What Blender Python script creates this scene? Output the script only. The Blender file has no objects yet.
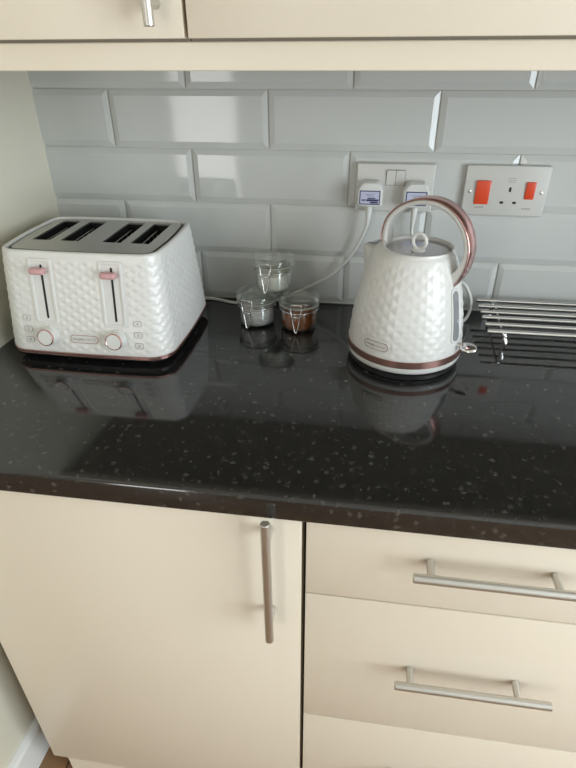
import bpy, bmesh, math, random
from mathutils import Vector, Matrix
random.seed(7)
PI = math.pi
S = bpy.context.scene
COL = S.collection

# ------------------------------------------------------------------ materials
def principled(name, col, rough=.5, metal=0., spec=.5, coat=0., coat_rough=.05, trans=0., ior=1.5):
    m = bpy.data.materials.new(name); m.use_nodes = True
    b = m.node_tree.nodes['Principled BSDF']
    b.inputs['Base Color'].default_value = (*col, 1)
    b.inputs['Roughness'].default_value = rough
    b.inputs['Metallic'].default_value = metal
    b.inputs['Specular IOR Level'].default_value = spec
    b.inputs['Coat Weight'].default_value = coat
    b.inputs['Coat Roughness'].default_value = coat_rough
    b.inputs['Transmission Weight'].default_value = trans
    b.inputs['IOR'].default_value = ior
    return m

def nt(m):
    t = m.node_tree
    return t, t.nodes, t.links, t.nodes['Principled BSDF']

def noise_bump(m, scale, strength, dist=.001, detail=3, stretch=None):
    t, N, L, b = nt(m)
    tc = N.new('ShaderNodeTexCoord'); no = N.new('ShaderNodeTexNoise'); bu = N.new('ShaderNodeBump')
    no.inputs['Scale'].default_value = scale; no.inputs['Detail'].default_value = detail
    bu.inputs['Strength'].default_value = strength; bu.inputs['Distance'].default_value = dist
    if stretch:
        mp = N.new('ShaderNodeMapping'); mp.inputs['Scale'].default_value = stretch
        L.new(tc.outputs['Object'], mp.inputs['Vector']); L.new(mp.outputs['Vector'], no.inputs['Vector'])
    else:
        L.new(tc.outputs['Object'], no.inputs['Vector'])
    L.new(no.outputs['Fac'], bu.inputs['Height']); L.new(bu.outputs['Normal'], b.inputs['Normal'])
    return m

M = {}
M['cream'] = noise_bump(principled('cream_gloss', (.78, .70, .575), .34, spec=.42), 9, .02, .002)
M['carcass'] = principled('carcass', (.30, .26, .20), .6)
M['tile'] = noise_bump(principled('glazed_tile', (.57, .58, .56), .07, spec=.5), 14, .05, .0015, 1)
M['grout'] = noise_bump(principled('grout', (.60, .59, .54), .8), 400, .3)
M['wall'] = noise_bump(principled('wall_paint', (.68, .645, .53), .6), 220, .12, .0006)
M['room_wall'] = noise_bump(principled('room_paint', (.72, .70, .65), .7), 200, .1, .0006)
M['white_paint'] = principled('white_gloss_paint', (.80, .80, .78), .3)
M['white'] = principled('white_plastic', (.70, .695, .67), .22, coat=.3)
M['shell'] = principled('pearl_white_shell', (.72, .71, .68), .33, coat=.18, coat_rough=.15)
M['socket'] = principled('socket_white', (.60, .59, .555), .3)
M['cord'] = principled('white_cord', (.72, .72, .69), .4)
M['black'] = principled('black_plastic', (.012, .012, .012), .35)
M['track'] = principled('track_black', (.006, .006, .006), .7)
M['rose'] = principled('rose_gold', (.74, .43, .41), .2, metal=1.)
M['bronze'] = principled('rose_band', (.36, .20, .17), .3, metal=.85)
M['pink'] = principled('pink_plastic', (.60, .33, .34), .3)
M['grey'] = principled('grey_print', (.33, .30, .30), .5)
M['print_dark'] = principled('dark_print', (.22, .15, .14), .5)
M['print_mid'] = principled('light_print', (.48, .37, .35), .5)
M['red'] = principled('red_switch', (.74, .075, .025), .3)
M['label_blue'] = principled('label_blue', (.02, .022, .10), .5)
M['label_white'] = principled('label_white', (.52, .53, .68), .4)
M['chrome'] = principled('chrome', (.80, .80, .80), .12, metal=1.)
M['wire'] = principled('clasp_wire', (.74, .73, .70), .22, metal=1.)
M['gauge'] = principled('gauge_grey', (.25, .26, .27), .15, coat=.4)
M['lid_steel'] = principled('lid_steel', (.52, .51, .53), .18, metal=1.)
M['clear'] = principled('clear_acrylic', (.85, .85, .83), .12, coat=.4)
def thin_glass(name, tint, refl, edge):
    # a thin clear wall: lets light through, mirrors a little, more so at grazing angles
    m = bpy.data.materials.new(name); m.use_nodes = True; t = m.node_tree; N = t.nodes; L = t.links
    for n in list(N): N.remove(n)
    out = N.new('ShaderNodeOutputMaterial'); mix = N.new('ShaderNodeMixShader'); tr = N.new('ShaderNodeBsdfTransparent'); gl = N.new('ShaderNodeBsdfGlossy')
    lw = N.new('ShaderNodeLayerWeight'); lw.inputs['Blend'].default_value = edge
    mr = N.new('ShaderNodeMapRange'); mr.inputs['To Min'].default_value = refl; mr.inputs['To Max'].default_value = .75
    tr.inputs['Color'].default_value = (*tint, 1); gl.inputs['Roughness'].default_value = .03; gl.inputs['Color'].default_value = (.9, .92, .9, 1)
    L.new(lw.outputs['Facing'], mr.inputs['Value']); L.new(mr.outputs[0], mix.inputs[0])
    L.new(tr.outputs[0], mix.inputs[1]); L.new(gl.outputs[0], mix.inputs[2]); L.new(mix.outputs[0], out.inputs['Surface'])
    return m
M['glass'] = thin_glass('jar_glass', (.945, .955, .945), .045, .30)
M['seal'] = principled('seal_ring', (.60, .58, .52), .45)
M['steel'] = principled('brushed_steel', (.64, .62, .58), .40, metal=1.)
M['plate_steel'] = principled('toaster_top_steel', (.52, .51, .48), .36, metal=1.)
M['window_glass'] = principled('window_glass', (1, 1, 1), .0, trans=1., ior=1.01)
M['slot'] = principled('slot_dark', (.010, .010, .010), .5)
noise_bump(M['steel'], 60, .05, .0006, 2, (60, 60, 60))

# rose plastic, contents
def contents(name, a, b, scale):
    m = principled(name, a, .85); t, N, L, bs = nt(m)
    tc = N.new('ShaderNodeTexCoord'); no = N.new('ShaderNodeTexNoise'); no.inputs['Scale'].default_value = scale
    no.inputs['Detail'].default_value = 4
    cr = N.new('ShaderNodeValToRGB')
    cr.color_ramp.elements[0].position = .38; cr.color_ramp.elements[0].color = (*a, 1)
    cr.color_ramp.elements[1].position = .64; cr.color_ramp.elements[1].color = (*b, 1)
    L.new(tc.outputs['Object'], no.inputs['Vector']); L.new(no.outputs['Fac'], cr.inputs['Fac'])
    L.new(cr.outputs['Color'], bs.inputs['Base Color'])
    bu = N.new('ShaderNodeBump'); bu.inputs['Strength'].default_value = .5; bu.inputs['Distance'].default_value = .002
    L.new(no.outputs['Fac'], bu.inputs['Height']); L.new(bu.outputs['Normal'], bs.inputs['Normal'])
    return m
M['sugar'] = contents('white_sugar', (.78, .77, .70), (.86, .85, .79), 500)
M['salt'] = contents('grey_salt', (.50, .48, .48), (.72, .69, .68), 150)
M['spice'] = contents('brown_spice', (.26, .065, .012), (.44, .125, .02), 260)

# granite-effect worktop: black with scattered grey flakes
def granite():
    m = principled('black_granite_laminate', (.013, .013, .013), .06, spec=1.0)
    t, N, L, b = nt(m)
    tc = N.new('ShaderNodeTexCoord')
    nz = N.new('ShaderNodeTexNoise'); nz.inputs['Scale'].default_value = 170; nz.inputs['Detail'].default_value = 3
    mul = N.new('ShaderNodeVectorMath'); mul.operation = 'MULTIPLY_ADD'
    mul.inputs[1].default_value = (.012, .012, .012)
    L.new(tc.outputs['Object'], nz.inputs['Vector'])
    L.new(nz.outputs['Color'], mul.inputs[0]); L.new(tc.outputs['Object'], mul.inputs[2])
    def flakes(scale, rad, keep, soft):
        v = N.new('ShaderNodeTexVoronoi'); v.inputs['Scale'].default_value = scale
        L.new(mul.outputs[0], v.inputs['Vector'])
        r = N.new('ShaderNodeMapRange'); r.inputs['From Min'].default_value = rad; r.inputs['From Max'].default_value = rad - soft
        L.new(v.outputs['Distance'], r.inputs['Value'])
        s = N.new('ShaderNodeSeparateColor'); L.new(v.outputs['Color'], s.inputs['Color'])
        g = N.new('ShaderNodeMapRange'); g.inputs['From Min'].default_value = keep; g.inputs['From Max'].default_value = 1
        L.new(s.outputs[0], g.inputs['Value'])
        p = N.new('ShaderNodeMath'); p.operation = 'MULTIPLY'
        L.new(r.outputs[0], p.inputs[0]); L.new(g.outputs[0], p.inputs[1])
        return p.outputs[0], s.outputs[1]
    f1, tint = flakes(88, .42, .52, .25)
    f2, _ = flakes(210, .48, .42, .25)
    f3, _ = flakes(34, .5, .5, .5)
    a = N.new('ShaderNodeMath'); a.operation = 'MULTIPLY_ADD'; a.inputs[1].default_value = .5
    L.new(f2, a.inputs[0]); L.new(f1, a.inputs[2])
    a2 = N.new('ShaderNodeMath'); a2.operation = 'MULTIPLY_ADD'; a2.inputs[1].default_value = .22; a2.use_clamp = True
    L.new(f3, a2.inputs[0]); L.new(a.outputs[0], a2.inputs[2])
    fl = N.new('ShaderNodeMix'); fl.data_type = 'RGBA'
    fl.inputs[6].default_value = (.070, .072, .072, 1); fl.inputs[7].default_value = (.066, .056, .047, 1)
    L.new(tint, fl.inputs[0])
    mx = N.new('ShaderNodeMix'); mx.data_type = 'RGBA'
    mx.inputs[6].default_value = (.012, .0125, .0125, 1)
    L.new(a2.outputs[0], mx.inputs[0]); L.new(fl.outputs[2], mx.inputs[7])
    L.new(mx.outputs[2], b.inputs['Base Color'])
    n2 = N.new('ShaderNodeTexNoise'); n2.inputs['Scale'].default_value = 60
    rr = N.new('ShaderNodeMapRange'); rr.inputs['To Min'].default_value = .05; rr.inputs['To Max'].default_value = .11
    L.new(tc.outputs['Object'], n2.inputs['Vector']); L.new(n2.outputs['Fac'], rr.inputs['Value']); L.new(rr.outputs[0], b.inputs['Roughness'])
    return m
M['granite'] = granite()

def wood_floor():
    m = principled('brown_wood_floor', (.2, .11, .055), .4)
    t, N, L, b = nt(m)
    tc = N.new('ShaderNodeTexCoord'); br = N.new('ShaderNodeTexBrick'); no = N.new('ShaderNodeTexNoise'); mp = N.new('ShaderNodeMapping')
    mp.inputs['Rotation'].default_value = (0, 0, PI/2); mp.inputs['Location'].default_value = (.0, .03, 0)
    L.new(tc.outputs['Object'], mp.inputs['Vector']); L.new(mp.outputs['Vector'], br.inputs['Vector'])
    br.inputs['Scale'].default_value = 1; br.inputs['Brick Width'].default_value = .9; br.inputs['Row Height'].default_value = .07
    br.inputs['Mortar Size'].default_value = .002
    br.inputs['Color1'].default_value = (.38, .215, .10, 1); br.inputs['Color2'].default_value = (.30, .16, .075, 1); br.inputs['Mortar'].default_value = (.05, .03, .02, 1)
    no.inputs['Scale'].default_value = 30; L.new(mp.outputs['Vector'], no.inputs['Vector'])
    mx = N.new('ShaderNodeMix'); mx.data_type = 'RGBA'; mx.blend_type = 'MULTIPLY'; mx.inputs[0].default_value = .4
    L.new(br.outputs['Color'], mx.inputs[6]); L.new(no.outputs['Fac'], mx.inputs[7]); L.new(mx.outputs[2], b.inputs['Base Color'])
    return m
M['floor'] = wood_floor()

# ------------------------------------------------------------------ helpers
def smooth_by_angle(me, deg=35):
    bm = bmesh.new(); bm.from_mesh(me)
    for f in bm.faces: f.smooth = True
    for e in bm.edges:
        if len(e.link_faces) == 2 and e.calc_face_angle(0) > math.radians(deg): e.smooth = False
    bm.to_mesh(me); bm.free()

def link(name, me, mat, parent=None, smooth=35):
    if mat is not None:
        me.materials.clear(); me.materials.append(mat)
    if smooth: smooth_by_angle(me, smooth)
    o = bpy.data.objects.new(name, me); COL.objects.link(o)
    if parent is not None: o.parent = parent
    return o

def obj(name, bm, mat, parent=None, smooth=35, mtx=None):
    if mtx is not None: bm.transform(mtx)
    me = bpy.data.meshes.new(name); bm.normal_update(); bm.to_mesh(me); bm.free()
    return link(name, me, mat, parent, smooth)

def tag(o, label, cat, group=None):
    o['label'] = label; o['category'] = cat
    if group: o['group'] = group
    return o

def thing(name, label, cat, loc=(0, 0, 0), group=None):
    o = bpy.data.objects.new(name, None); COL.objects.link(o); o.location = loc; o.empty_display_size = .05
    return tag(o, label, cat, group)

def struct(o):
    o['kind'] = 'structure'; return o

def box_bm(lo, hi, bev=0., seg=2):
    bm = bmesh.new()
    v = [bm.verts.new((x, y, z)) for x in (lo[0], hi[0]) for y in (lo[1], hi[1]) for z in (lo[2], hi[2])]
    for f in ((0,1,3,2),(4,6,7,5),(0,4,5,1),(2,3,7,6),(0,2,6,4),(1,5,7,3)): bm.faces.new([v[i] for i in f])
    bmesh.ops.recalc_face_normals(bm, faces=bm.faces)
    if bev > 0: bmesh.ops.bevel(bm, geom=list(bm.edges), offset=bev, segments=seg, affect='EDGES', profile=.5, clamp_overlap=True)
    return bm

def prism_bm(poly, z0, z1, bev=0., seg=2):
    """polygon in x,y extruded in z"""
    bm = bmesh.new()
    a = [bm.verts.new((x, y, z0)) for x, y in poly]; b = [bm.verts.new((x, y, z1)) for x, y in poly]
    bm.faces.new(list(reversed(a))); bm.faces.new(b)
    n = len(poly)
    for i in range(n): bm.faces.new((a[i], a[(i+1) % n], b[(i+1) % n], b[i]))
    bmesh.ops.recalc_face_normals(bm, faces=bm.faces)
    if bev > 0: bmesh.ops.bevel(bm, geom=list(bm.edges), offset=bev, segments=seg, affect='EDGES', profile=.5, clamp_overlap=True)
    return bm

def lathe_bm(prof, n=48, closed=False):
    """prof: list of (r,z); r=0 allowed at the ends"""
    bm = bmesh.new(); rows = []
    for r, z in prof:
        if r < 1e-6: rows.append([bm.verts.new((0, 0, z))])
        else: rows.append([bm.verts.new((r*math.cos(2*PI*i/n), r*math.sin(2*PI*i/n), z)) for i in range(n)])
    prs = list(zip(rows, rows[1:])) + ([(rows[-1], rows[0])] if closed else [])
    for A, B in prs:
        for i in range(n):
            j = (i+1) % n
            if len(A) == 1 and len(B) == 1: continue
            if len(A) == 1: bm.faces.new((A[0], B[j], B[i]))
            elif len(B) == 1: bm.faces.new((A[i], A[j], B[0]))
            else: bm.faces.new((A[i], A[j], B[j], B[i]))
    bmesh.ops.recalc_face_normals(bm, faces=bm.faces)
    return bm

def catmull(pts, k=8, closed=False):
    P = [Vector(p) for p in pts]; n = len(P); out = []
    rng = range(n) if closed else range(n-1)
    for i in rng:
        p0 = P[(i-1) % n] if (closed or i > 0) else P[0]
        p1 = P[i]; p2 = P[(i+1) % n]
        p3 = P[(i+2) % n] if (closed or i+2 < n) else P[-1]
        for j in range(k):
            t = j/k
            out.append(.5*((2*p1)+(-p0+p2)*t+(2*p0-5*p1+4*p2-p3)*t*t+(-p0+3*p1-3*p2+p3)*t**3))
    if not closed: out.append(P[-1])
    return out

def tube_bm(pts, r, n=8, closed=False, bm=None):
    """r: radius or list"""
    bm = bm or bmesh.new(); P = [Vector(p) for p in pts]; m = len(P); rings = []
    up = None
    for i in range(m):
        if closed: t = (P[(i+1) % m]-P[i-1])
        else: t = P[min(i+1, m-1)]-P[max(i-1, 0)]
        t.normalize()
        if up is None:
            up = Vector((0, 0, 1)) if abs(t.z) < .9 else Vector((1, 0, 0))
        a = up - t*up.dot(t)
        if a.length < 1e-6: a = t.orthogonal()
        a.normalize(); up = a; b = t.cross(a)
        rr = r[i] if isinstance(r, (list, tuple)) else r
        rings.append([bm.verts.new(P[i]+a*(rr*math.cos(2*PI*k/n))+b*(rr*math.sin(2*PI*k/n))) for k in range(n)])
    for i in range(m if closed else m-1):
        A, B = rings[i], rings[(i+1) % m]
        for k in range(n): bm.faces.new((A[k], A[(k+1) % n], B[(k+1) % n], B[k]))
    if not closed:
        bm.faces.new(list(reversed(rings[0]))); bm.faces.new(rings[-1])
    bmesh.ops.recalc_face_normals(bm, faces=bm.faces)
    return bm

def rod_bm(a, b, r, n=16, cap=.0):
    """round bar with softly chamfered ends"""
    a = Vector(a); b = Vector(b); d = (b-a).normalized(); c = min(r*.35, .001)
    return tube_bm([a, a+d*c, b-d*c, b], [r-c, r, r, r-c], n)

def rrect(w, h, r, k=6, cx=0, cy=0):
    pts = []
    for (sx, sy, a0) in ((1, 1, 0), (-1, 1, PI/2), (-1, -1, PI), (1, -1, 1.5*PI)):
        for i in range(k+1):
            a = a0+PI/2*i/k
            pts.append((cx+sx*(w/2-r)+r*math.cos(a), cy+sy*(h/2-r)+r*math.sin(a)))
    return pts

DG = bpy.context.evaluated_depsgraph_get
def shape_mesh(loops, depth, bev=0., z=0.):
    """flat plate with holes: outline loops in x,y, from z to z+depth"""
    cu = bpy.data.curves.new('plate', 'CURVE'); cu.dimensions = '2D'; cu.fill_mode = 'BOTH'
    cu.extrude = max(depth/2-bev, 0); cu.bevel_depth = bev; cu.bevel_resolution = 1; cu.offset = -bev
    for lp in loops:
        s = cu.splines.new('POLY'); s.points.add(len(lp)-1); s.use_cyclic_u = True
        for p, q in zip(s.points, lp): p.co = (q[0], q[1], 0, 1)
    o = bpy.data.objects.new('plate', cu); COL.objects.link(o)
    me = bpy.data.meshes.new_from_object(o.evaluated_get(DG()))
    bpy.data.objects.remove(o); bpy.data.curves.remove(cu)
    me.transform(Matrix.Translation((0, 0, z+depth/2)))
    return me

def text_mesh(txt, size, depth=.0003, width=None, spacing=1.):
    cu = bpy.data.curves.new('t', 'FONT'); cu.body = txt; cu.size = size; cu.align_x = 'CENTER'; cu.align_y = 'CENTER'
    cu.extrude = depth/2; cu.resolution_u = 3; cu.space_character = spacing
    o = bpy.data.objects.new('t', cu); COL.objects.link(o)
    me = bpy.data.meshes.new_from_object(o.evaluated_get(DG()))
    bpy.data.objects.remove(o); bpy.data.curves.remove(cu)
    xs = [v.co.x for v in me.vertices]
    if width:
        k = width/(max(xs)-min(xs)); c = (max(xs)+min(xs))/2
        for v in me.vertices: v.co.x = (v.co.x-c)*k
    return me

def join_me(parts, name='joined'):
    bm = bmesh.new()
    for p in parts:
        if isinstance(p, bpy.types.Mesh): bm.from_mesh(p)
        else:
            me = bpy.data.meshes.new('x'); p.to_mesh(me); bm.from_mesh(me); p.free(); bpy.data.meshes.remove(me)
    me = bpy.data.meshes.new(name); bm.to_mesh(me); bm.free(); return me

def sstep(a, b, x):
    t = max(0., min(1., (x-a)/(b-a))); return t*t*(3-2*t)

# ------------------------------------------------------------------ camera
R = Vector((.98958415, .14380768, -.00652462)); U = Vector((-.07089634, .5263032, .84733621)); F = Vector((-.12528738, .83804791, -.53101674))
cd = bpy.data.cameras.new('camera'); cam = bpy.data.objects.new('camera', cd); COL.objects.link(cam)
cam.matrix_world = Matrix(((R.x, U.x, -F.x, .4228), (R.y, U.y, -F.y, -1.09), (R.z, U.z, -F.z, 1.3784), (0, 0, 0, 1)))
cd.sensor_fit = 'HORIZONTAL'; cd.sensor_width = 36; cd.lens = 550.05/576*36; cd.clip_start = .02
S.camera = cam

# ------------------------------------------------------------------ setting
FZ = -.02; CZ = 2.42; XR = 2.35; XL = -2.0; YB = -3.5; YRET = -.70
def wx(y): return -.222+.045*y      # the left return wall is slightly out of square

struct(obj('floor', box_bm((XL-.1, YB-.1, FZ-.05), (XR+.1, .1, FZ)), M['floor']))
struct(obj('ceiling', box_bm((XL-.1, YB-.1, CZ), (XR+.1, .1, CZ+.05)), M['room_wall']))
wall_back = struct(obj('wall_back', box_bm((-.45, .002, FZ), (XR+.1, .1, CZ)), M['grout']))
struct(obj('wall_left', prism_bm([(wx(.002), .002), (wx(YRET), YRET), (XL-.1, YRET), (XL-.1, .1), (-.45, .1), (-.45, .002)], FZ, CZ), M['wall']))
struct(obj('wall_far_left', box_bm((XL-.1, YB-.1, FZ), (XL, YRET, CZ)), M['room_wall']))

def wall_with_opening(name, axis, pos, thick, a0, a1, oa0, oa1, oz0, oz1):
    bm = bmesh.new()
    def add(u0, u1, z0, z1):
        if u1-u0 < 1e-4 or z1-z0 < 1e-4: return
        b = box_bm((u0, pos, z0), (u1, pos+thick, z1)) if axis == 'x' else box_bm((pos, u0, z0), (pos+thick, u1, z1))
        me = bpy.data.meshes.new('w'); b.to_mesh(me); b.free(); bm.from_mesh(me); bpy.data.meshes.remove(me)
    add(a0, oa0, FZ, CZ); add(oa1, a1, FZ, CZ); add(oa0, oa1, FZ, oz0); add(oa0, oa1, oz1, CZ)
    return struct(obj(name, bm, M['room_wall']))
RW = (-2.75, -.95, .45, 2.10)       # window in the right wall: y0 y1 z0 z1
GD = (-1.28, -.58, FZ, 2.05)       # glazed door in the rear wall: x0 x1 z0 z1
wall_with_opening('wall_right', 'y', XR, .1, YB-.1, .1, *RW)
wall_with_opening('wall_rear', 'x', YB-.1, .1, XL-.1, XR+.1, *GD)

def frame_me(w, h, bar, depth, mull=()):
    holes = []
    xs = [-w/2] + list(mull) + [w/2]
    for a, b in zip(xs, xs[1:]):
        holes.append([(a+bar, -h/2+bar), (b-bar, -h/2+bar), (b-bar, h/2-bar), (a+bar, h/2-bar)])
    return shape_mesh([[(-w/2, -h/2), (w/2, -h/2), (w/2, h/2), (-w/2, h/2)]] + holes, depth)
wy = (RW[0]+RW[1])/2; wz = (RW[2]+RW[3])/2
win = link('window_1', frame_me(RW[1]-RW[0], RW[3]-RW[2], .05, .05, (0,)), M['white_paint'], None, 0); struct(win)
win.matrix_world = Matrix.Translation((XR+.07, wy, wz)) @ Matrix.Rotation(PI/2, 4, 'Z') @ Matrix.Rotation(PI/2, 4, 'X')
dx = (GD[0]+GD[1])/2; dz = (GD[2]+GD[3])/2
dr = link('door_1', frame_me(GD[1]-GD[0], GD[3]-GD[2], .09, .045), M['white_paint'], None, 0); struct(dr)
dr.matrix_world = Matrix.Translation((dx, YB-.04, dz)) @ Matrix.Rotation(PI/2, 4, 'X')

# bevelled wall tiles in running bond, each raised face a hair out of true
TW, TH, TX0, TZ0, BEV, G = .3018, .1, -.0738, 1.3038, .0115, .0013
bm = bmesh.new()
for row in range(-2, 5):
    z1 = TZ0-(row-1)*TH; z0 = z1-TH      # row 1 lies just below TZ0
    off = 0 if row % 2 == 1 else .5
    for k in range(-2, 8):
        xa = TX0+(k+off)*TW; xb = xa+TW
        if xb < -.2215 or xa > 1.6: continue
        ca = xa < -.2215
        xa2 = max(xa, -.2235)
        y0 = .0014; yf = -.0032
        tx, tz = random.uniform(-.0016, .0016), random.uniform(-.0022, .0022)
        o_ = [(xa2+(0 if ca else G), z0+G), (xb-G, z0+G), (xb-G, z1-G), (xa2+(0 if ca else G), z1-G)]
        i_ = [(xa2+(.001 if ca else BEV), z0+BEV), (xb-BEV, z0+BEV), (xb-BEV, z1-BEV), (xa2+(.001 if ca else BEV), z1-BEV)]
        vo = [bm.verts.new((x, y0, z)) for x, z in o_]
        vm = [bm.verts.new((x, y0-.0018, z)) for x, z in o_]
        mx_, mz_ = (i_[0][0]+i_[1][0])/2, (z0+z1)/2
        vi = [bm.verts.new((x, yf-.0006+tx*(x-mx_)+tz*(z-mz_), z)) for x, z in i_]
        for i in range(4):
            j = (i+1) % 4
            bm.faces.new((vo[i], vo[j], vm[j], vm[i])); bm.faces.new((vm[i], vm[j], vi[j], vi[i]))
        bm.faces.new(vi)
bmesh.ops.recalc_face_normals(bm, faces=bm.faces)
sp = obj('tile_splashback', bm, M['tile'], wall_back, 0)
# skirting along the left wall
bm = bmesh.new()
pr = [(0, FZ), (.016, FZ), (.016, FZ+.093), (.012, FZ+.101), (.004, FZ+.105), (0, FZ+.105)]
rows = []
for y in (-.50, YRET):
    rows.append([bm.verts.new((wx(y)+a, y, z)) for a, z in pr])
for i in range(len(pr)):
    j = (i+1) % len(pr); bm.faces.new((rows[0][i], rows[0][j], rows[1][j], rows[1][i]))
bm.faces.new(rows[0]); bm.faces.new(list(reversed(rows[1])))
bmesh.ops.recalc_face_normals(bm, faces=bm.faces)
struct(obj('baseboard_left', bm, M['white_paint'], None, 20))

# ------------------------------------------------------------------ worktop and cabinets
WT = .9; WB = .863; WF = -.6
bm = prism_bm([(wx(0)+.001, -.0005), (wx(WF)+.001, WF), (1.5, WF), (1.5, -.0005)], WB, WT)
ed = [e for e in bm.edges if all(abs(v.co.y-WF) < 1e-5 for v in e.verts) and abs(e.verts[0].co.x-e.verts[1].co.x) > .1]
bmesh.ops.bevel(bm, geom=ed, offset=.004, segments=3, affect='EDGES', profile=.5)
tag(obj('worktop', bm, M['granite'], None, 50), 'glossy black speckled granite-effect worktop under the toaster and kettle', 'worktop')

DF = -.5896; DB = DF+.019
def bar_handle(parent, a, b, posts, out):
    """bar from a to b; posts: points on the bar; out: vector from door surface to the bar"""
    m_ = [rod_bm(a, b, .0062, 20)]
    for p in posts:
        p = Vector(p); m_.append(rod_bm(p-Vector(out), p, .0052, 14))
    return link('handle', join_me(m_), M['steel'], parent, 40)

def carcass_bm(lo, hi):
    return box_bm(lo, hi)

XG0, XG1 = .3643, .3704
dl = -.169
bc = thing('base_cabinet', 'cream base cabinet with a single door below the toaster end', 'cabinet', (.095, -.3, FZ))
inv = lambda t: Matrix.Translation(-Vector(t.location))
def part(t, name, bm, mat, sm=35, parent=None):
    o = obj(name, bm, mat, None, sm, inv(t)); o.parent = parent or t; return o
part(bc, 'carcass', box_bm((dl+.012, DB+.001, .07), (.366, -.02, WB-.001)), M['carcass'])
# cream end filler between the carcass and the wall
part(bc, 'door', box_bm((dl, DF, .072), (XG0, DB, WB-.004), .0012, 2), M['cream'])
door = bc.children[-1]
def sub_handle(t, parent, a, b, posts, out):
    o = bar_handle(None, a, b, posts, out); o.data.transform(inv(t)); o.parent = parent; o['label'] = 'brushed steel bar handle'
HB = DF-.030
sub_handle(bc, door, (.3225, HB, .638), (.3225, HB, .876), [(.3225, HB, .674), (.3225, HB, .838)], (0, -.030, 0))

du = thing('drawer_unit', 'cream three-drawer base unit below the kettle and rack', 'cabinet', (.62, -.3, FZ))
XD1 = .872
part(du, 'carcass', box_bm((.3735, DB+.001, .07), (XD1, -.02, WB-.001)), M['carcass'])
for (z0, z1, hz) in ((.7163, WB-.004, .8075), (.3943, .7133, .567), (.072, .3908, .245)):
    d_ = part(du, 'drawer', box_bm((XG1, DF, z0), (XD1, DB, z1), .0012, 2), M['cream'])
    sub_handle(du, d_, (.5085, HB, hz), (.7300, HB, hz), [(.5312, HB, hz), (.6850, HB, hz)], (0, -.030, 0))
uc3 = thing('base_cabinet', 'cream base cabinet on the far side of the drawer unit, no handle', 'cabinet', (1.17, -.3, FZ))
part(uc3, 'carcass', box_bm((.875, DB+.001, .07), (1.49, -.02, WB-.001)), M['carcass'])
part(uc3, 'door', box_bm((.875, DF, .072), (1.49, DB, WB-.004), .0012, 2), M['cream'])
tag(obj('plinth', box_bm((-.146, DF+.008, FZ), (1.49, DF+.026, .0695), .001, 1), M['cream']), 'cream plinth board closing the gap between base units and floor', 'plinth')

UF = -.35; UBK = UF+.019; UZ = 1.380
def upper(x0, x1, label, handle_x):
    t = thing('wall_cabinet', label, 'cabinet', ((x0+x1)/2, -.165, UZ))
    part(t, 'carcass', box_bm((x0-.002, UBK+.001, 1.3768), (x1+.0015, -.005, 2.09)), M['carcass'])  # brown instead of cream: shade of the gap above the pelmet put into the colour
    d_ = part(t, 'door', box_bm((x0, UF, UZ), (x1, UBK, 2.09), .0012, 2), M['cream'])
    if handle_x is not None:
        sub_handle(t, d_, (handle_x, UF-.03, 1.3915), (handle_x, UF-.03, 1.612), [(handle_x, UF-.03, 1.4135), (handle_x, UF-.03, 1.589)], (0, -.030, 0))
upper(-.233, .1915, 'cream wall cabinet with bar handle above the toaster', .1615)
upper(.1965, .80, 'wide cream wall cabinet above the kettle and sockets, no handle in view', .765)
tag(obj('cabinet_pelmet', box_bm((-.236, -.335, 1.346), (1.2, -.317, 1.3765), .001, 1), M['cream']), 'long cream light pelmet strip hanging under the wall cabinets', 'pelmet')
upper(.805, 1.198, 'narrow cream wall cabinet next to the wide one, furthest from the toaster', None)

# ------------------------------------------------------------------ toaster
TCX, TCY = -.0417, -.191
BZ, TZ = .9245, 1.0880
def tdims(z):
    t = (z-BZ)/(TZ-BZ)
    return .1455+(.1350-.1455)*t, .128+(.1010-.128)*t, .034+(.025-.034)*t
NS = [128, 112]      # samples on the long and short sides
NC = 18
def tring(z, inset=0., bulge=1.):
    """closed outline at height z: list of (x, y, nx, ny, s)"""
    hx, hy, r = tdims(z); hx -= inset; hy -= inset; r = max(r-inset, .004)
    bl, bs = .004*bulge, .006*bulge
    out = []
    def seg(p, q, n, nrm):
        for i in range(n):
            f = i/n; out.append((p[0]+(q[0]-p[0])*f, p[1]+(q[1]-p[1])*f, nrm[0], nrm[1]))
    def arc(cx, cy, a0):
        for i in range(NC):
            a = a0+PI/2*i/NC; out.append((cx+r*math.cos(a), cy+r*math.sin(a), math.cos(a), math.sin(a)))
    seg((-hx+r, -hy), (hx-r, -hy), NS[0], (0, -1)); arc(hx-r, -hy+r, -PI/2)
    seg((hx, -hy+r), (hx, hy-r), NS[1], (1, 0)); arc(hx-r, hy-r, 0)
    seg((hx-r, hy), (-hx+r, hy), NS[0], (0, 1)); arc(-hx+r, hy-r, PI/2)
    seg((-hx, hy-r), (-hx, -hy+r), NS[1], (-1, 0)); arc(-hx+r, -hy+r, PI)
    res = []
    for x, y, nx, ny in out:
        bx = bs*max(0, 1-(y/hy)**2)*nx; by = bl*max(0, 1-(x/hx)**2)*ny
        res.append((TCX+x+bx, TCY+y+by, nx, ny))
    return res
base_ring = tring(BZ)
sl = [0.]
for i in range(1, len(base_ring)):
    sl.append(sl[-1]+math.hypot(base_ring[i][0]-base_ring[i-1][0], base_ring[i][1]-base_ring[i-1][1]))
PER = sl[-1]+math.hypot(base_ring[0][0]-base_ring[-1][0], base_ring[0][1]-base_ring[-1][1])
NDIA = 46; DA = PER/NDIA/2; DB_ = .0078      # half diagonals of a diamond
def diamond(s, z, a, b):
    u = s/a; v = z/b
    u0 = (u+1) % 2-1; v0 = (v+1) % 2-1          # cell centred on even lattice
    h = 1-(abs(u0)+abs(v0))
    if h < 0: h = -h                             # the interlaced cells
    return h
PX = (-.0602, .0602)     # lever panels, from the centre
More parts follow.
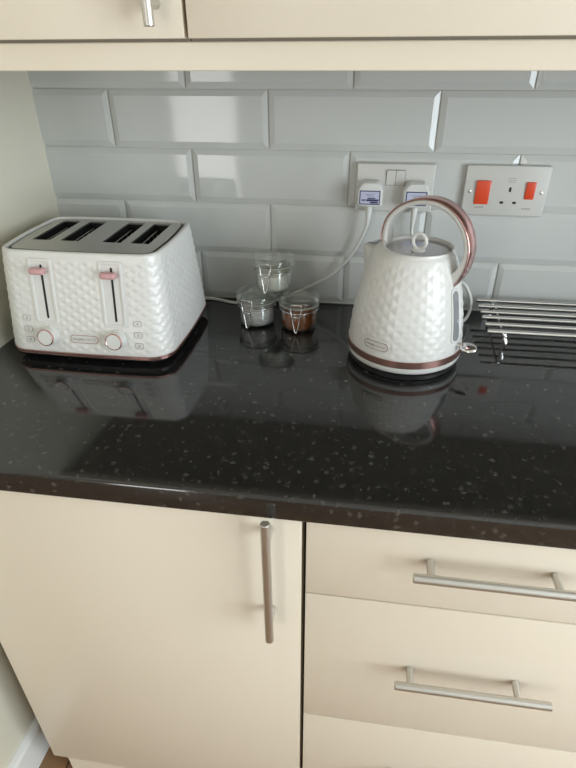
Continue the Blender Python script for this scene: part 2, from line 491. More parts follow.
PW, PZ0, PZ1 = .0405, .9735, 1.0815
def front_mask(x, z):
    """0 where the front is plain"""
    m = 1.
    for px in PX:
        d = max(abs(x-px)-PW/2-.001, abs(z-(PZ0+PZ1)/2)-(PZ1-PZ0)/2-.001); m = min(m, sstep(0, .004, d))
        m = min(m, sstep(.018, .027, math.hypot(x-px, z-.9535)))
    m = min(m, sstep(0, .004, max(abs(x)-.0275, abs(z-.950)-.0085)))
    for sx in (-1, 1): m = min(m, max(.25, sstep(0, .005, max(abs(x-sx*.0980)-.010, abs(z-.9625)-.026))))
    return m
bm = bmesh.new(); rows = []
NZ = 92
for k in range(NZ+1):
    z = BZ+(TZ-BZ)*k/NZ
    env = sstep(BZ, BZ+.006, z)*(1-sstep(TZ-.013, TZ-.005, z))
    ring = []
    for i, (x, y, nx, ny) in enumerate(tring(z)):
        h = diamond(sl[i]-sl[64], z, DA, DB_)
        m = env
        if ny < -.9: m *= front_mask(x-TCX, z)
        d = .0014*h*m
        ring.append(bm.verts.new((x+nx*d, y+ny*d, z)))
    rows.append(ring)
for ins, z in ((.0008, TZ+.002), (.0025, TZ+.0036), (.005, TZ+.0043), (.0075, TZ+.0036), (.0085, TZ+.0015), (.0086, TZ-.003)):
    rows.append([bm.verts.new((x, y, z)) for x, y, nx, ny in tring(TZ, ins)])
for A, B in zip(rows, rows[1:]):
    n = len(A)
    for i in range(n): bm.faces.new((A[i], A[(i+1) % n], B[(i+1) % n], B[i]))
bm.faces.new(list(reversed(rows[0])))
bmesh.ops.recalc_face_normals(bm, faces=bm.faces)
toaster = thing('toaster', 'white four-slice toaster with diamond-textured sides and pink levers', 'toaster', (TCX, TCY, WT))
part(toaster, 'shell', bm, M['shell'], 60)
def ring_loft(specs):
    bm = bmesh.new(); rows = [[bm.verts.new((x, y, z)) for x, y, nx, ny in tring(zz, ins)] for zz, ins, z in specs]
    for A, B in zip(rows, rows[1:]):
        n = len(A)
        for i in range(n): bm.faces.new((A[i], A[(i+1) % n], B[(i+1) % n], B[i]))
    bm.faces.new(list(reversed(rows[0]))); bm.faces.new(rows[-1])
    bmesh.ops.recalc_face_normals(bm, faces=bm.faces); return bm
part(toaster, 'trim_band', ring_loft([(BZ, .001, .9175), (BZ, -.0012, .9183), (BZ, -.0012, .9238), (BZ, .001, .9244)]), M['rose'], 40)
part(toaster, 'base', ring_loft([(BZ, .012, .9085), (BZ, .010, .9174)]), M['black'], 40)
for sx in (-.10, 0, .10):
    for sy in (-.095, .095):
        b_ = lathe_bm([(0, 0), (.008, 0), (.009, .001), (.0095, .0086), (0, .0086)], 20); b_.transform(Matrix.Translation((TCX+sx, TCY+sy, WT)))
        part(toaster, 'foot', b_, M['black'])
# steel top with four slots
SLX = (-.0905, -.0390, .0365, .0865); SW, SY0, SY1 = .0325, -.230, -.113
outline = [(x, y) for x, y, nx, ny in tring(TZ, .0145)]
def clip(poly, ax, val, keep_less):
    out = []
    for p, q in zip(poly, poly[1:]+poly[:1]):
        pi = (p[ax] <= val) == keep_less; qi = (q[ax] <= val) == keep_less
        if pi: out.append(p)
        if pi != qi:
            f = (val-p[ax])/(q[ax]-p[ax]); r_ = [p[0]+(q[0]-p[0])*f, p[1]+(q[1]-p[1])*f]; r_[ax] = val; out.append(tuple(r_))
    return out
def slotted_plate(outline, slots, y0, y1, z0, z1):
    bm = bmesh.new()
    cuts = sorted([x for s_ in slots for x in s_])
    cols = [-9]+cuts+[9]
    for i in range(len(cols)-1):
        a, b = cols[i], cols[i+1]
        col = clip(clip(outline, 0, b, True), 0, a, False)
        pieces = [clip(col, 1, y0, True), clip(col, 1, y1, False)]
        if i % 2 == 0: pieces.append(clip(clip(col, 1, y1, True), 1, y0, False))
        for pc in pieces:
            pc = [p for k, p in enumerate(pc) if math.hypot(p[0]-pc[k-1][0], p[1]-pc[k-1][1]) > 1e-6]
            if len(pc) > 2: bm.faces.new([bm.verts.new((x, y, z1)) for x, y in pc])
    bmesh.ops.remove_doubles(bm, verts=bm.verts, dist=2e-6)
    for e in [e for e in bm.edges if len(e.link_faces) == 1]:
        v0, v1 = e.verts; w0 = bm.verts.new((v0.co.x, v0.co.y, z0)); w1 = bm.verts.new((v1.co.x, v1.co.y, z0)); bm.faces.new((v0, v1, w1, w0))
    bmesh.ops.remove_doubles(bm, verts=bm.verts, dist=2e-6)
    bmesh.ops.recalc_face_normals(bm, faces=bm.faces)
    me = bpy.data.meshes.new('plate'); bm.to_mesh(me); bm.free(); return me
me = slotted_plate(outline, [(TCX+sx-SW/2, TCX+sx+SW/2) for sx in SLX], SY0, SY1, TZ-.001, TZ+.002); me.transform(inv(toaster))
link('top_plate', me, M['plate_steel'], toaster, 40)
o2 = [(x, y) for x, y, nx, ny in tring(TZ, .0088)]
me = shape_mesh([o2]+[[(x, y) for x, y, nx, ny in tring(TZ, .016)]], .0015, 0, TZ-.0022); me.transform(inv(toaster))
link('gap_trim', me, M['black'], toaster, 40)
for sx in SLX:
    bm = bmesh.new(); cx = TCX+sx
    e = .0004
    x0, x1, y0, y1, zt, zb = cx-SW/2-e, cx+SW/2+e, SY0-e, SY1+e, TZ-.0009, .97
    v = [bm.verts.new(p) for p in ((x0,y0,zt),(x1,y0,zt),(x1,y1,zt),(x0,y1,zt),(x0,y0,zb),(x1,y0,zb),(x1,y1,zb),(x0,y1,zb))]
    for f in ((0,1,5,4),(1,2,6,5),(2,3,7,6),(3,0,4,7),(4,5,6,7)): bm.faces.new([v[i] for i in f])
    sl_ = part(toaster, 'slot_liner', bm, M['slot'], 0)
    g = bmesh.new()
    for side in (-1, 1):
        for j in range(6):
            yy = SY0+.010+(SY1-SY0-.02)*j/5
            tube_bm([(cx+side*.0105, yy, 1.078), (cx+side*.0085, yy, 1.03), (cx+side*.0105, yy, .985)], .0008, 6, False, g)
        tube_bm([(cx+side*.0105, SY0+.004, 1.078), (cx+side*.0105, SY1-.004, 1.078)], .0009, 6, False, g)
    part(toaster, 'guide_wire', g, M['steel'], 40, sl_)
# front face frame: local x right, y up the face, z outward
SLP = (.128-.1010)/(TZ-BZ)
FR = Matrix(((1, 0, 0, 0), (0, SLP, -1, 0), (0, 1, SLP, 0), (0, 0, 0, 1)))
c0 = math.sqrt(1+SLP*SLP)
FR = Matrix(((1, 0, 0, 0), (0, SLP/c0, -1/c0, 0), (0, 1/c0, SLP/c0, 0), (0, 0, 0, 1)))
def tf(x, z):
    hx, hy, r = tdims(z)
    y = TCY-hy-.004*max(0, 1-(x/hx)**2)
    return Matrix.Translation((TCX+x, y, z)) @ FR
def tpart(name, me, mat, x, z, parent=None, sm=40):
    if isinstance(me, bmesh.types.BMesh):
        b = me; me = bpy.data.meshes.new(name); b.to_mesh(me); b.free()
    me.transform(inv(toaster) @ tf(x, z)); return link(name, me, mat, parent or toaster, sm)
PH = (PZ1-PZ0)*c0; zc = (PZ0+PZ1)/2
for px, lz in zip(PX, (1.0625, 1.0605)):
    fr = tpart('lever_panel', join_me([shape_mesh([rrect(PW, PH, .005), rrect(PW-.0105, PH-.0105, .003)], .0030, .0011, -.0004),
                                       shape_mesh([rrect(PW-.009, PH-.009, .003)], .0006, 0, .0001)]), M['white'], px, zc)
    tpart('track', shape_mesh([rrect(.0034, PH-.020, .0012, 3)], .0006, 0, .0008), M['track'], px+.002, zc, fr)
    lv = box_bm((-.0125, -.0052, .0012), (.0125, .0052, .0165), .0035, 3)
    tpart('lever', lv, M['pink'], px, lz, fr)
    kn = tpart('knob', lathe_bm([(0, .0002), (.0165, .0002), (.0162, .003), (.0145, .004), (.0140, .0150), (.0132, .0163), (0, .0163)], 40), M['white'], px, .9535)
    tpart('knob_rim', lathe_bm([(.0143, .0148), (.0146, .0152), (.0143, .0166), (.0131, .0172), (.0126, .0168), (.0128, .0162)], 40, True), M['rose'], px, .9535, kn)
    tk = bmesh.new()
    ms = []
    for j in range(9):
        a = math.radians(-20+220*j/8); rr = .0205
        ms.append(shape_mesh([rrect(.0009, .002 if j % 2 == 0 else .0012, .0003, 2)], .0003, 0, 0))
        ms[-1].transform(Matrix.Translation((rr*math.cos(a), rr*math.sin(a), .0002)) @ Matrix.Rotation(a-PI/2, 4, 'Z'))
    tk.free()
    tpart('dial_marks', join_me(ms), M['grey'], px, .9535, kn, 0)
for sx in (-1, 1):
    for j, z in enumerate((.9815, .9625, .9435)):
        b_ = tpart('button', shape_mesh([rrect(.0142, .0098, .0025)], .0016, .0005, -.0003), M['white'], sx*.0980, z)
        ic = [shape_mesh([rrect(.0142, .0098, .0025), rrect(.0128, .0084, .0019)], .0004, 0, .0012)]
        if j == 0: ic.append(shape_mesh([[(-.002, -.0015), (.002, -.0015), (0, .002)]], .0004, 0, .0012))
        elif j == 1:
            for q in (-.0018, .0, .0018): ic.append(shape_mesh([[(-.0022, q-.0003), (.0022, q-.0003), (.0022, q+.0003), (-.0022, q+.0003)]], .0004, 0, .0012))
        else: ic.append(shape_mesh([rrect(.0035, .0035, .0016)], .0004, 0, .0012))
        tpart('button_symbol', join_me(ic), M['grey'], sx*.0980, z, b_, 0)
npl = tpart('name_plate', shape_mesh([rrect(.050, .0142, .0069)], .0010, .0003, -.0003), M['white'], .0015, .950)
tpart('name_plate_rim', shape_mesh([rrect(.050, .0142, .0069), rrect(.0482, .0124, .0061)], .0007, 0, .0004), M['bronze'], .0015, .950, npl, 0)
t1 = text_mesh('morphy', .0062, .0003, .0205); t1.transform(Matrix.Translation((-.0105, 0, .0008)))
t2 = text_mesh('richards', .0062, .0003, .0205); t2.transform(Matrix.Translation((.0108, 0, .0008)))
tpart('lettering', t1, M['print_dark'], .0015, .950, npl, 0); tpart('lettering', t2, M['print_mid'], .0015, .950, npl, 0)

# ------------------------------------------------------------------ kettle
KX, KY = .498, -.207
TH_ = math.radians(-30)
kettle = thing('kettle', 'white diamond-textured kettle with rose gold hoop handle and grey lid', 'kettle', (KX, KY, .9115))
KP = [(.9365, .0972), (.96, .0947), (.98, .0925), (1.0, .0895), (1.02, .0856), (1.04, .0809), (1.06, .0755), (1.08, .0692), (1.09, .0650), (1.0965, .0600)]
def kr(z):
    if z <= KP[0][0]: return KP[0][1]
    for (a, ra), (b, rb) in zip(KP, KP[1:]):
        if z <= b: return ra+(rb-ra)*(z-a)/(b-a)
    return KP[-1][1]
def krs(z): return (kr(z-.005)+2*kr(z)+kr(z+.005))/4 if z < 1.088 else kr(z)
def wrap(a): return (a+PI) % (2*PI)-PI
SPA = TH_+PI
LPHI = math.radians(-122); LZ = .9565
GPHI = TH_-math.radians(6)
GZ0, GZ1 = .9605, 1.043
NA = 288; NKZ = 84
KN = 24; kb = .0098
bm = bmesh.new(); rows = []
def spout(phi, z):
    w = .50*(1-.25*sstep(1.05, 1.095, z))
    d = abs(wrap(phi-SPA))/w
    if d >= 1: return 0
    return .0265*(sstep(1.02, 1.084, z)**1.3)*(1-sstep(1.0835, 1.0905, z))*(1-d)**1.25
for k in range(NKZ+1):
    z = KP[0][0]+(KP[-1][0]-KP[0][0])*k/NKZ
    env = sstep(KP[0][0], KP[0][0]+.005, z)*(1-sstep(1.078, 1.092, z))
    ring = []
    for i in range(NA):
        phi = 2*PI*i/NA
        h = diamond((phi-TH_)*KN/(2*PI)*2, z-.94, 1., kb)
        m = env
        dg = abs(wrap(phi-GPHI)); m *= sstep(.15, .22, dg)
        dlx = abs(wrap(phi-LPHI))*.094; m *= sstep(0, .005, max(dlx-.0235, abs(z-LZ)-.009))
        m *= 1-.8*(spout(phi, z) > .004)
        sp_ = spout(phi, z)
        r = krs(z)+.0011*h*m-.0003+sp_
        ring.append(bm.verts.new((KX+r*math.cos(phi), KY+r*math.sin(phi), z)))
    rows.append(ring)
OX, OY = .006*math.cos(TH_), .006*math.sin(TH_)
for rr, z, f in ((.0575, 1.0985, .8), (.055, 1.0993, .45), (.0525, 1.0988, 0), (.0515, 1.0965, 0), (.0512, 1.0890, 0)):
    rows.append([bm.verts.new((KX+OX*(1 if f < .5 else .5)+(rr+spout(2*PI*i/NA, 1.092)*f)*math.cos(2*PI*i/NA), KY+OY*(1 if f < .5 else .5)+(rr+spout(2*PI*i/NA, 1.092)*f)*math.sin(2*PI*i/NA), z)) for i in range(NA)])
for A, B in zip(rows, rows[1:]):
    for i in range(NA): bm.faces.new((A[i], A[(i+1) % NA], B[(i+1) % NA], B[i]))
bm.faces.new(list(reversed(rows[0])))
bmesh.ops.recalc_face_normals(bm, faces=bm.faces)
part(kettle, 'body', bm, M['shell'], 60)
Tk = Matrix.Translation((KX, KY, 0)); Tl = Matrix.Translation((KX+OX, KY+OY, 0))
def kpart(name, b, mat, parent=None, sm=40, T=Tk):
    b.transform(T); return part(kettle, name, b, mat, sm, parent)
kpart('foot_ring', lathe_bm([(0, .9118), (.088, .9118), (.0935, .9125), (.0965, .9150), (.0978, .9190), (.0978, .9250), (0, .9250)], 96), M['white'])
kpart('trim_band', lathe_bm([(.0970, .9245), (.0985, .9252), (.0983, .9362), (.0968, .9368), (.09, .9366), (.09, .9247)], 96, True), M['bronze'])
# spout mouth
def spt(s, w, z): return (s*math.cos(TH_)-w*math.sin(TH_), s*math.sin(TH_)+w*math.cos(TH_), z)
bm = bmesh.new()
vs = [bm.verts.new(spt(*p)) for p in ((-.0868, 0, 1.0868), (-.0640, -.0115, 1.0945), (-.0640, .0115, 1.0945))]
vd = [bm.verts.new(spt(*p)) for p in ((-.0860, 0, 1.0830), (-.0610, -.0115, 1.0880), (-.0610, .0115, 1.0880))]
bm.faces.new(vs); bm.faces.new(vd)
for i in range(3): bm.faces.new((vs[i], vs[(i+1) % 3], vd[(i+1) % 3], vd[i]))
bmesh.ops.recalc_face_normals(bm, faces=bm.faces)
kpart('spout_mouth', bm, M['gauge'])
LD = -.0058
lid = kpart('lid', lathe_bm([(0, 1.0900), (.0500, 1.0900), (.0500, 1.0985+LD), (.0490, 1.0996+LD), (.046, 1.0999+LD), (.030, 1.1004+LD), (0, 1.1006+LD)], 72), M['lid_steel'], None, 40, Tl)
kb_ = lathe_bm([(0, 1.1002), (.0115, 1.1002), (.0115, 1.1018), (.009, 1.1026), (0, 1.1028)], 32)
kb_.transform(Matrix.Translation((0, -.012, LD)))
kpart('ring_foot', kb_, M['clear'], lid, 40, Tl)
rp = []
for i in range(40):
    a = 2*PI*i/40; s = .0112*math.cos(a); rp.append((s*math.cos(TH_), s*math.sin(TH_)-.012, 1.1150+LD+.0122*math.sin(a)))
kpart('ring_pull', tube_bm(rp, .0028, 12, True), M['clear'], lid, 60, Tl)
# hoop handle
ho = [(-.0545, 1.094), (-.0545, 1.116), (-.0470, 1.139), (-.0270, 1.1595), (.003, 1.1722), (.035, 1.1730), (.0625, 1.1610), (.0815, 1.1410), (.0925, 1.1135), (.0918, 1.0845), (.0835, 1.0610), (.0705, 1.0400)]
hc = catmull([(s, 0, z) for s, z in ho], 6)
def hthick(f):
    return .0080+.012*sstep(.78, 1., f)+.0015*(1-sstep(0, .15, f))
def hstrip(t_out, t_in, wo, name, mat, parent=None):
    """sweep along the hoop; t_out/t_in: offsets inward from the outer line"""
    bm = bmesh.new(); rows = []; m = len(hc)
    for i, p in enumerate(hc):
        t = (hc[min(i+1, m-1)]-hc[max(i-1, 0)]).normalized(); nn = Vector((t.z, 0, -t.x))   # inward (path runs clockwise)
        f = i/(m-1)
        w = wo*(1-.35*sstep(.85, 1, f))
        a, b = (t_out(f), t_in(f)); ch = min(.0014, (b-a)*.4)
        sec = [(a, -w+ch), (a, w-ch), (a+ch, w), (b-ch, w), (b, w-ch), (b, -w+ch), (b-ch, -w), (a+ch, -w)]
        rows.append([bm.verts.new(spt(p.x+nn.x*d, q, p.z+nn.z*d)) for d, q in sec])
    for A, B in zip(rows, rows[1:]):
        n = len(A)
        for i in range(n): bm.faces.new((A[i], A[(i+1) % n], B[(i+1) % n], B[i]))
    bm.faces.new(rows[0]); bm.faces.new(list(reversed(rows[-1])))
    bmesh.ops.recalc_face_normals(bm, faces=bm.faces)
    return kpart(name, bm, mat, parent, 50)
hd = hstrip(lambda f: .0010, lambda f: hthick(f), .0135, 'handle', M['white'])
hs = hstrip(lambda f: -.0012, lambda f: .0010, .0141, 'handle_trim', M['rose'], hd); hs['label'] = 'rose gold strip along the hoop handle'
# decorations that follow the wall of the kettle
def on_wall(me, phi0, z0, lift=0.):
    for v in me.vertices:
        x, y, d = v.co; z = z0+y; r = krs(z)+d+lift; phi = phi0+x/krs(z0)
        v.co = (KX+r*math.cos(phi), KY+r*math.sin(phi), z)
    me.transform(inv(kettle)); return me
def strip_me(w, h, rad, depth, n=26, hole=None):
    """rounded strip as a fine column of quads so that it bends with the wall"""
    bm = bmesh.new(); cols = 9; rows = []
    for k in range(n+1):
        y = -h/2+h*k/n
        e = max(0, abs(y)-(h/2-rad)); hw = w/2-rad+math.sqrt(max(rad*rad-e*e, 1e-10))
        rows.append([[bm.verts.new((-hw+2*hw*i/(cols-1), y, d)) for i in range(cols)] for d in (0, depth)])
    for A, B in zip(rows, rows[1:]):
        for i in range(cols-1):
            bm.faces.new((A[1][i], A[1][i+1], B[1][i+1], B[1][i]))
        for s in (0, cols-1): bm.faces.new((A[0][s], A[1][s], B[1][s], B[0][s]))
    bm.faces.new(rows[0][0]+rows[0][1][::-1]); bm.faces.new(rows[-1][0]+rows[-1][1][::-1])
    bmesh.ops.recalc_face_normals(bm, faces=bm.faces)
    me = bpy.data.meshes.new('strip'); bm.to_mesh(me); bm.free(); return me
gz = (GZ0+GZ1)/2; gh = GZ1-GZ0
gf = link('gauge_frame', on_wall(strip_me(.0230, gh+.010, .0114, .0010, 40), GPHI, gz), M['white'], kettle, 50)
gg = link('water_gauge', on_wall(strip_me(.0150, gh, .0074, .0020, 40), GPHI, gz), M['gauge'], kettle, 50)
for q in (.022, -.004):
    d_ = shape_mesh([rrect(.0026, .0026, .0012)], .0004, 0, .0019); d_.transform(Matrix.Translation((0, q, 0)))
    link('level_dot', on_wall(d_, GPHI, gz), M['print_dark'], gg, 0)
kp = link('name_plate', on_wall(strip_me(.0440, .0136, .0067, .0012, 16), LPHI, LZ), M['white'], kettle, 50)
def fine(pts):
    out = []
    for p, q in zip(pts, pts[1:]+pts[:1]):
        for j in range(6): out.append((p[0]+(q[0]-p[0])*j/6, p[1]+(q[1]-p[1])*j/6))
    return out
link('name_plate_rim', on_wall(shape_mesh([fine(rrect(.0440, .0136, .0067)), fine(rrect(.0424, .0120, .0059))], .0007, 0, .0010), LPHI, LZ), M['bronze'], kp, 0)
for tx_, c_, mt in (('morphy', -.0088, M['print_dark']), ('richards', .0090, M['print_mid'])):
    t_ = text_mesh(tx_, .0054, .0003, .0168); t_.transform(Matrix.Translation((c_, 0, .0014)))
    link('lettering', on_wall(t_, LPHI, LZ), mt, kp, 0)
# switch paddle low on the handle side
bm = lathe_bm([(0, -.0028), (.7, -.0026), (.95, -.0012), (1, 0), (.95, .0012), (.7, .0026), (0, .0028)], 32)
bm.transform(Matrix.Rotation(TH_, 4, 'Z') @ Matrix.Translation((.1145, 0, .9500)) @ Matrix.Rotation(math.radians(22), 4, 'X') @ Matrix.Diagonal((.0140, .0105, 1, 1)))
sw = kpart('switch', bm, M['chrome'])
kpart('switch_stem', tube_bm([spt(.0935, 0, .9500), spt(.105, 0, .9500)], .0045, 12), M['chrome'], sw)

pb = tag(obj('power_stand', lathe_bm([(0, 0), (.090, 0), (.0925, .0015), (.0925, .0070), (.089, .0100), (.080, .0114), (0, .0114)], 72, False), M['black']), 'black round power base under the white kettle', 'kettle base')
pb.location = (KX, KY, WT)

# ------------------------------------------------------------------ clip-top jars
JS = 1.10; JH = .0620*JS
def zs(bm):
    bm.transform(Matrix.Diagonal((1, 1, JS, 1))); return bm
def make_jar(x, y, z, label, ang):
    t = thing('storage_jar', label, 'jar', (x, y, z), 'clip-top glass jars between toaster and kettle')
    body = [(0, .0), (.026, .0), (.0315, .0015), (.0345, .006), (.0350, .012), (.0350, .034), (.0342, .037), (.0352, .0385), (.0385, .0400), (.0385, .0440), (.0365, .0455),
            (.0328, .0455), (.0328, .037), (.0338, .035), (.0338, .012), (.0328, .0065), (.0295, .0034), (0, .0034)]
    obj('glass_body', zs(lathe_bm(body, 56)), M['glass'], t, 50)
    obj('seal', zs(lathe_bm([(.0325, .0458), (.0380, .0458), (.0392, .0466), (.0380, .0474), (.0325, .0474)], 56, True)), M['seal'], t, 60)
    lidp = [(0, .0552), (.026, .0552), (.0275, .0575), (.0300, .0612), (.0335, .0620), (.0375, .0605), (.0398, .0570), (.0400, .0515), (.0390, .0478), (.0328, .0478), (.0320, .0500), (0, .0500)]
    obj('glass_lid', zs(lathe_bm(lidp, 56)), M['glass'], t, 50)
    # wire bail: ring round the neck, side loops and a hanging clasp
    ca = lambda a, r, zz: (r*math.cos(a), r*math.sin(a), zz)
    cl = []
    ring = [ca(2*PI*i/40, .0372, .0380) for i in range(40)]
    cl.append(tube_bm(ring, .0009, 8, True))
    ring = [ca(ang+PI+(i-20)/20*2.62, .0408, .0525) for i in range(41)]
    da = .24
    f = lambda aa, r, zz: ca(ang+aa, r, zz)
    cl.append(tube_bm(catmull([f(-da, .0372, .0380), f(-da, .0425, .0420), f(-da*1.05, .0422, .0500), f(-da*.9, .0420, .0555), f(0, .0424, .0568), f(da*.9, .0420, .0555), f(da*1.05, .0422, .0500), f(da, .0425, .0420), f(da, .0372, .0380)], 6), .0009, 8))
    cl.append(tube_bm(catmull([f(-da*.95, .0428, .0440), f(-da*.8, .0436, .0360), f(-da*.72, .0420, .0300), f(-.22*da, .0435, .0085), f(0, .0440, .0060), f(.22*da, .0435, .0085), f(da*.72, .0420, .0300), f(da*.8, .0436, .0360), f(da*.95, .0428, .0440)], 6), .0011, 8))
    cl.append(tube_bm(catmull([f(-da*.8, .0432, .0345), f(0, .0440, .0345), f(da*.8, .0432, .0345)], 6), .0009, 8))
    cm = join_me(cl); cm.transform(Matrix.Diagonal((1, 1, JS, 1)))
    link('wire_clasp', cm, M['wire'], t, 60)
    return t
def fill(name, x, y, z, h, mat, label, cat, dome=0.):
    r = .0335
    pr = [(0, .0037), (.0290, .0037), (.0324, .0068), (r, .0125), (r, h-.001), (r-.001, h), (.016, h+dome*.7), (0, h+dome)]
    o = obj(name, zs(lathe_bm(pr, 48)), mat, None, 60); o.location = (x, y, z); o['kind'] = 'stuff'; tag(o, label, cat); return o
JL = (.2160, -.1120); JR = (.3005, -.1200); JT = (.2490, -.0990)
make_jar(*JL, WT, 'clip-top glass jar of greyish salt, lower jar nearest the toaster', math.radians(-106))
make_jar(*JR, WT, 'clip-top glass jar of brown spice, lower jar nearest the kettle', math.radians(-91))
make_jar(*JT, WT+JH, 'clip-top glass jar of white sugar balanced on the two other jars', math.radians(-103))
fill('grey_salt', *JL, WT, .0335, M['salt'], 'greyish salt filling the lower jar nearest the toaster', 'salt', .001)
fill('brown_spice', *JR, WT, .029, M['spice'], 'reddish brown spice inside the lower jar nearest the kettle', 'spice', .001)
fill('white_sugar', *JT, WT+JH, .031, M['sugar'], 'white sugar inside the topmost jar', 'sugar', .001)

# ------------------------------------------------------------------ sockets and plugs
WM = Matrix(((1, 0, 0, 0), (0, 0, -1, 0), (0, 1, 0, 0), (0, 0, 0, 1)))     # local x,y on the wall, z out of it
YT = -.0038
def wpart(t, name, me, mat, x, z, parent=None, sm=40, tilt=None):
    if isinstance(me, bmesh.types.BMesh):
        b = me; me = bpy.data.meshes.new(name); b.to_mesh(me); b.free()
    m = Matrix.Translation((x, YT, z)) @ WM
    if tilt is not None: m = m @ tilt
    me.transform(inv(t) @ m); return link(name, me, mat, parent or t, sm)
sx1, sz1 = .4645, 1.1430
ws = thing('wall_socket', 'white double plug socket with both plugs in, behind the kettle handle', 'socket', (sx1, YT, sz1))
wpart(ws, 'back_box', box_bm((-.0715, -.0435, 0), (.0715, .0435, .0050), .0015, 2), M['socket'], sx1, sz1)
wpart(ws, 'face_plate', box_bm((-.0705, -.0425, .0050), (.0705, .0425, .0105), .0022, 3), M['socket'], sx1, sz1)
wpart(ws, 'switch_recess', shape_mesh([rrect(.0355, .0285, .001, 2)], .0004, 0, .0103), M['grey'], .4652, 1.1615, None, 0)
for x in (.4567, .4737):
    wpart(ws, 'switch', box_bm((-.0082, -.0135, 0), (.0082, .0135, .0030), .0006, 1), M['socket'], x, 1.1615, None, 40, Matrix.Translation((0, 0, .0102)) @ Matrix.Rotation(math.radians(5), 4, 'X'))
sx2, sz2 = .6630, 1.1420
cs = thing('cooker_switch', 'white cooker control plate with red rockers and an empty socket', 'switch', (sx2, YT, sz2))
wpart(cs, 'face_plate', box_bm((-.0730, -.0440, 0), (.0730, .0440, .0095), .0022, 3), M['socket'], sx2, sz2)
wpart(cs, 'cooker_rocker', box_bm((-.0125, -.0212, 0), (.0125, .0212, .0038), .0012, 2), M['red'], .6232, 1.1395, None, 40, Matrix.Translation((0, 0, .0088)) @ Matrix.Rotation(math.radians(4), 4, 'X'))
wpart(cs, 'socket_rocker', box_bm((-.0082, -.0153, 0), (.0082, .0153, .0034), .001, 2), M['red'], .7058, 1.1442, None, 40, Matrix.Translation((0, 0, .0088)) @ Matrix.Rotation(math.radians(4), 4, 'X'))
wpart(cs, 'pin_hole', box_bm((-.0020, -.0040, .0090), (.0020, .0040, .0098)), M['track'], .6710, 1.1452)
for x in (.6598, .6822): wpart(cs, 'pin_hole', box_bm((-.0032, -.0020, .0090), (.0032, .0020, .0098)), M['track'], x, 1.1222)
for x in (.6008, .7258):
    wpart(cs, 'screw', lathe_bm([(0, .0090), (.0030, .0090), (.0030, .0100), (.0022, .0106), (0, .0106)], 20), M['steel'], x, 1.1410)
for tx_, x, z, w in (('COOKER', .6212, 1.1128, .0155), ('SOCKET', .7050, 1.1118, .0155)):
    t_ = text_mesh(tx_, .0036, .0003, w); t_.transform(Matrix.Translation((0, 0, .0096)))
    wpart(cs, 'lettering', t_, M['print_dark'], x, z, None, 0)
ln = []
for q, w in ((.0035, .013), (0, .015), (-.0035, .013)):
    l_ = shape_mesh([[(-w/2, q-.0004), (w/2, q-.0004), (w/2, q+.0004), (-w/2, q+.0004)]], .0003, 0, .0094); ln.append(l_)
wpart(cs, 'printed_lines', join_me(ln), M['grey'], .6715, 1.1615, None, 0)

def plug(x, z, label, cord_pts, name='power_plug'):
    t = thing(name, label, 'plug', (x, YT-.0105, z))
    out = [(-.0235, -.022), (-.0185, -.0255), (.0185, -.0255), (.0235, -.022), (.0235, .004), (.0180, .0145), (.0125, .0185), (-.0125, .0185), (-.0180, .0145), (-.0235, .004)]
    bm = bmesh.new(); rows = []
    for k, dz_ in ((1.02, .0106), (1.04, .0135), (1.04, .022), (1.0, .031), (.96, .0345), (.88, .0362)):
        rows.append([bm.verts.new((a*k, b*k, dz_)) for a, b in out])
    for A, B in zip(rows, rows[1:]):
        for i in range(len(A)): bm.faces.new((A[i], A[(i+1) % len(A)], B[(i+1) % len(A)], B[i]))
    bm.faces.new(list(reversed(rows[0]))); bm.faces.new(rows[-1])
    bmesh.ops.recalc_face_normals(bm, faces=bm.faces)
    b_ = wpart(t, 'plug_body', bm, M['white'], x, z, None, 30)
    LW, LH, lc = .0375, .0250, -.0080
    lb = wpart(t, 'rating_label', shape_mesh([rrect(LW, LH, .001, 2, 0, lc)], .0004, 0, .0360), M['label_white'], x, z, None, 0)
    prn = [shape_mesh([rrect(LW, LH, .001, 2, 0, lc), rrect(LW-.0034, LH-.0034, .0006, 2, 0, lc)], .0003, 0, .0363)]
    for (a, b, w, h) in ((.003, -.001+lc, .014, .0020), (.0050, -.0045+lc, .022, .0036), (-.0110, -.0045+lc, .007, .0024), (.008, -.0085+lc, .014, .0030), (0, .003+lc, .012, .0006), (0, .0055+lc, .018, .0006)):
        prn.append(shape_mesh([[(a-w/2, b-h/2), (a+w/2, b-h/2), (a+w/2, b+h/2), (a-w/2, b+h/2)]], .0003, 0, .0363))
    wpart(t, 'label_print', join_me(prn), M['label_blue'], x, z, lb, 0)
    yb = YT-.022
    sr = tube_bm([(x, yb, z-.024), (x, yb, z-.030), (x-.0005, yb, z-.044), (x-.001, yb, z-.056)], [.0062, .0062, .0052, .0040], 14)
    part(t, 'strain_relief', sr, M['cord'])
    pts = catmull([(x, yb, z-.050)]+cord_pts, 8)
    part(t, 'cord', tube_bm(pts, .0033, 10), M['cord'], 60)
    return t
plug(.4205, 1.1385, 'white plug of the toaster in the double socket, its label fully seen', [(.4175, -.024, 1.072), (.404, -.0175, 1.035), (.381, -.0160, .998), (.350, -.0150, .966), (.310, -.0150, .942), (.268, -.018, .920), (.225, -.024, .9060), (.19, -.030, .9036), (.150, -.032, .9034), (.105, -.0185, .9036), (.075, -.020, .905), (.04, -.030, .910), (.01, -.048, .918)])
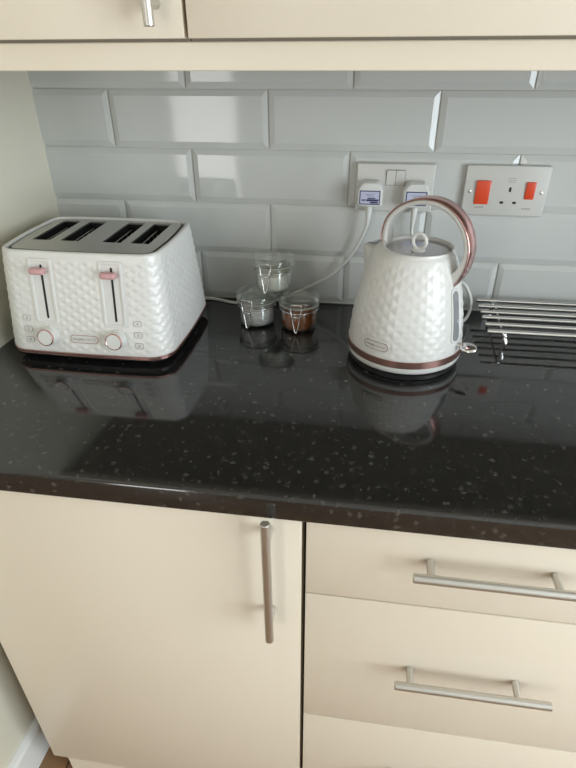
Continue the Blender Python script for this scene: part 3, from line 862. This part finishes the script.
plug(.5045, 1.1385, 'white plug of the kettle in the double socket, half hidden by its hoop', [(.505, -.026, 1.06), (.525, -.026, 1.03), (.560, -.028, 1.012), (.590, -.04, .988), (.6135, -.05, .9745), (.6235, -.05, .960), (.6305, -.05, .942), (.6315, -.05, .920), (.622, -.060, .9045), (.595, -.080, .9036), (.565, -.095, .9036), (.535, -.120, .9036)])

# ------------------------------------------------------------------ steel rack
rk = thing('trivet_rack', 'stainless steel bar rack standing on the worktop beside the kettle', 'rack', (.80, -.10, WT))
X0, X1, RZ = .6445, .968, .9360
ys = [-.0300, -.0588, -.0860, -.1105, -.1400, -.1690]
for y in ys: part(rk, 'bar', rod_bm((X0, y, RZ), (X1, y, RZ), .0042, 16), M['chrome'])
for x in (.676, .936):
    part(rk, 'cross_bar', tube_bm(catmull([(x+.006, -.024, RZ-.0058), (x, -.10, RZ-.0058), (x-.004, -.178, RZ-.0058)], 4), .0020, 10), M['chrome'])
    for y, s in ((-.165, -1), (-.040, 1)):
        part(rk, 'foot', tube_bm(catmull([(x, y, RZ-.0056), (x, y+s*.008, RZ-.012), (x+.001, y+s*.010, .916), (x-.001, y+s*.006, .9042)], 5), .0040, 10), M['chrome'])

# ------------------------------------------------------------------ daylight
def area(name, loc, rot, sx_, sy_, power, col):
    l = bpy.data.lights.new(name, 'AREA'); l.shape = 'RECTANGLE'; l.size = sx_; l.size_y = sy_; l.energy = power; l.color = col
    o = bpy.data.objects.new(name, l); COL.objects.link(o); o.location = loc; o.rotation_euler = rot; return o
area('daylight_window', (XR+.16, wy, wz), (0, PI/2, 0), RW[3]-RW[2], RW[1]-RW[0], 84, (.84, .94, 1.))
area('daylight_door', (dx, YB-.16, dz), (PI/2, 0, 0), GD[1]-GD[0], GD[3]-GD[2], 23, (1., .975, .93))
w = bpy.data.worlds.new('world'); S.world = w; w.use_nodes = True
w.node_tree.nodes['Background'].inputs[0].default_value = (.85, .92, 1, 1); w.node_tree.nodes['Background'].inputs[1].default_value = 1.

S.view_settings.view_transform = 'Standard'; S.view_settings.look = 'None'; S.view_settings.gamma = 1; S.view_settings.exposure = 0.
S.cycles.max_bounces = 12; S.cycles.diffuse_bounces = 5; S.cycles.glossy_bounces = 6; S.cycles.transmission_bounces = 12
S.cycles.caustics_reflective = False; S.cycles.caustics_refractive = False; S.cycles.sample_clamp_indirect = 6
S.cycles.use_denoising = True
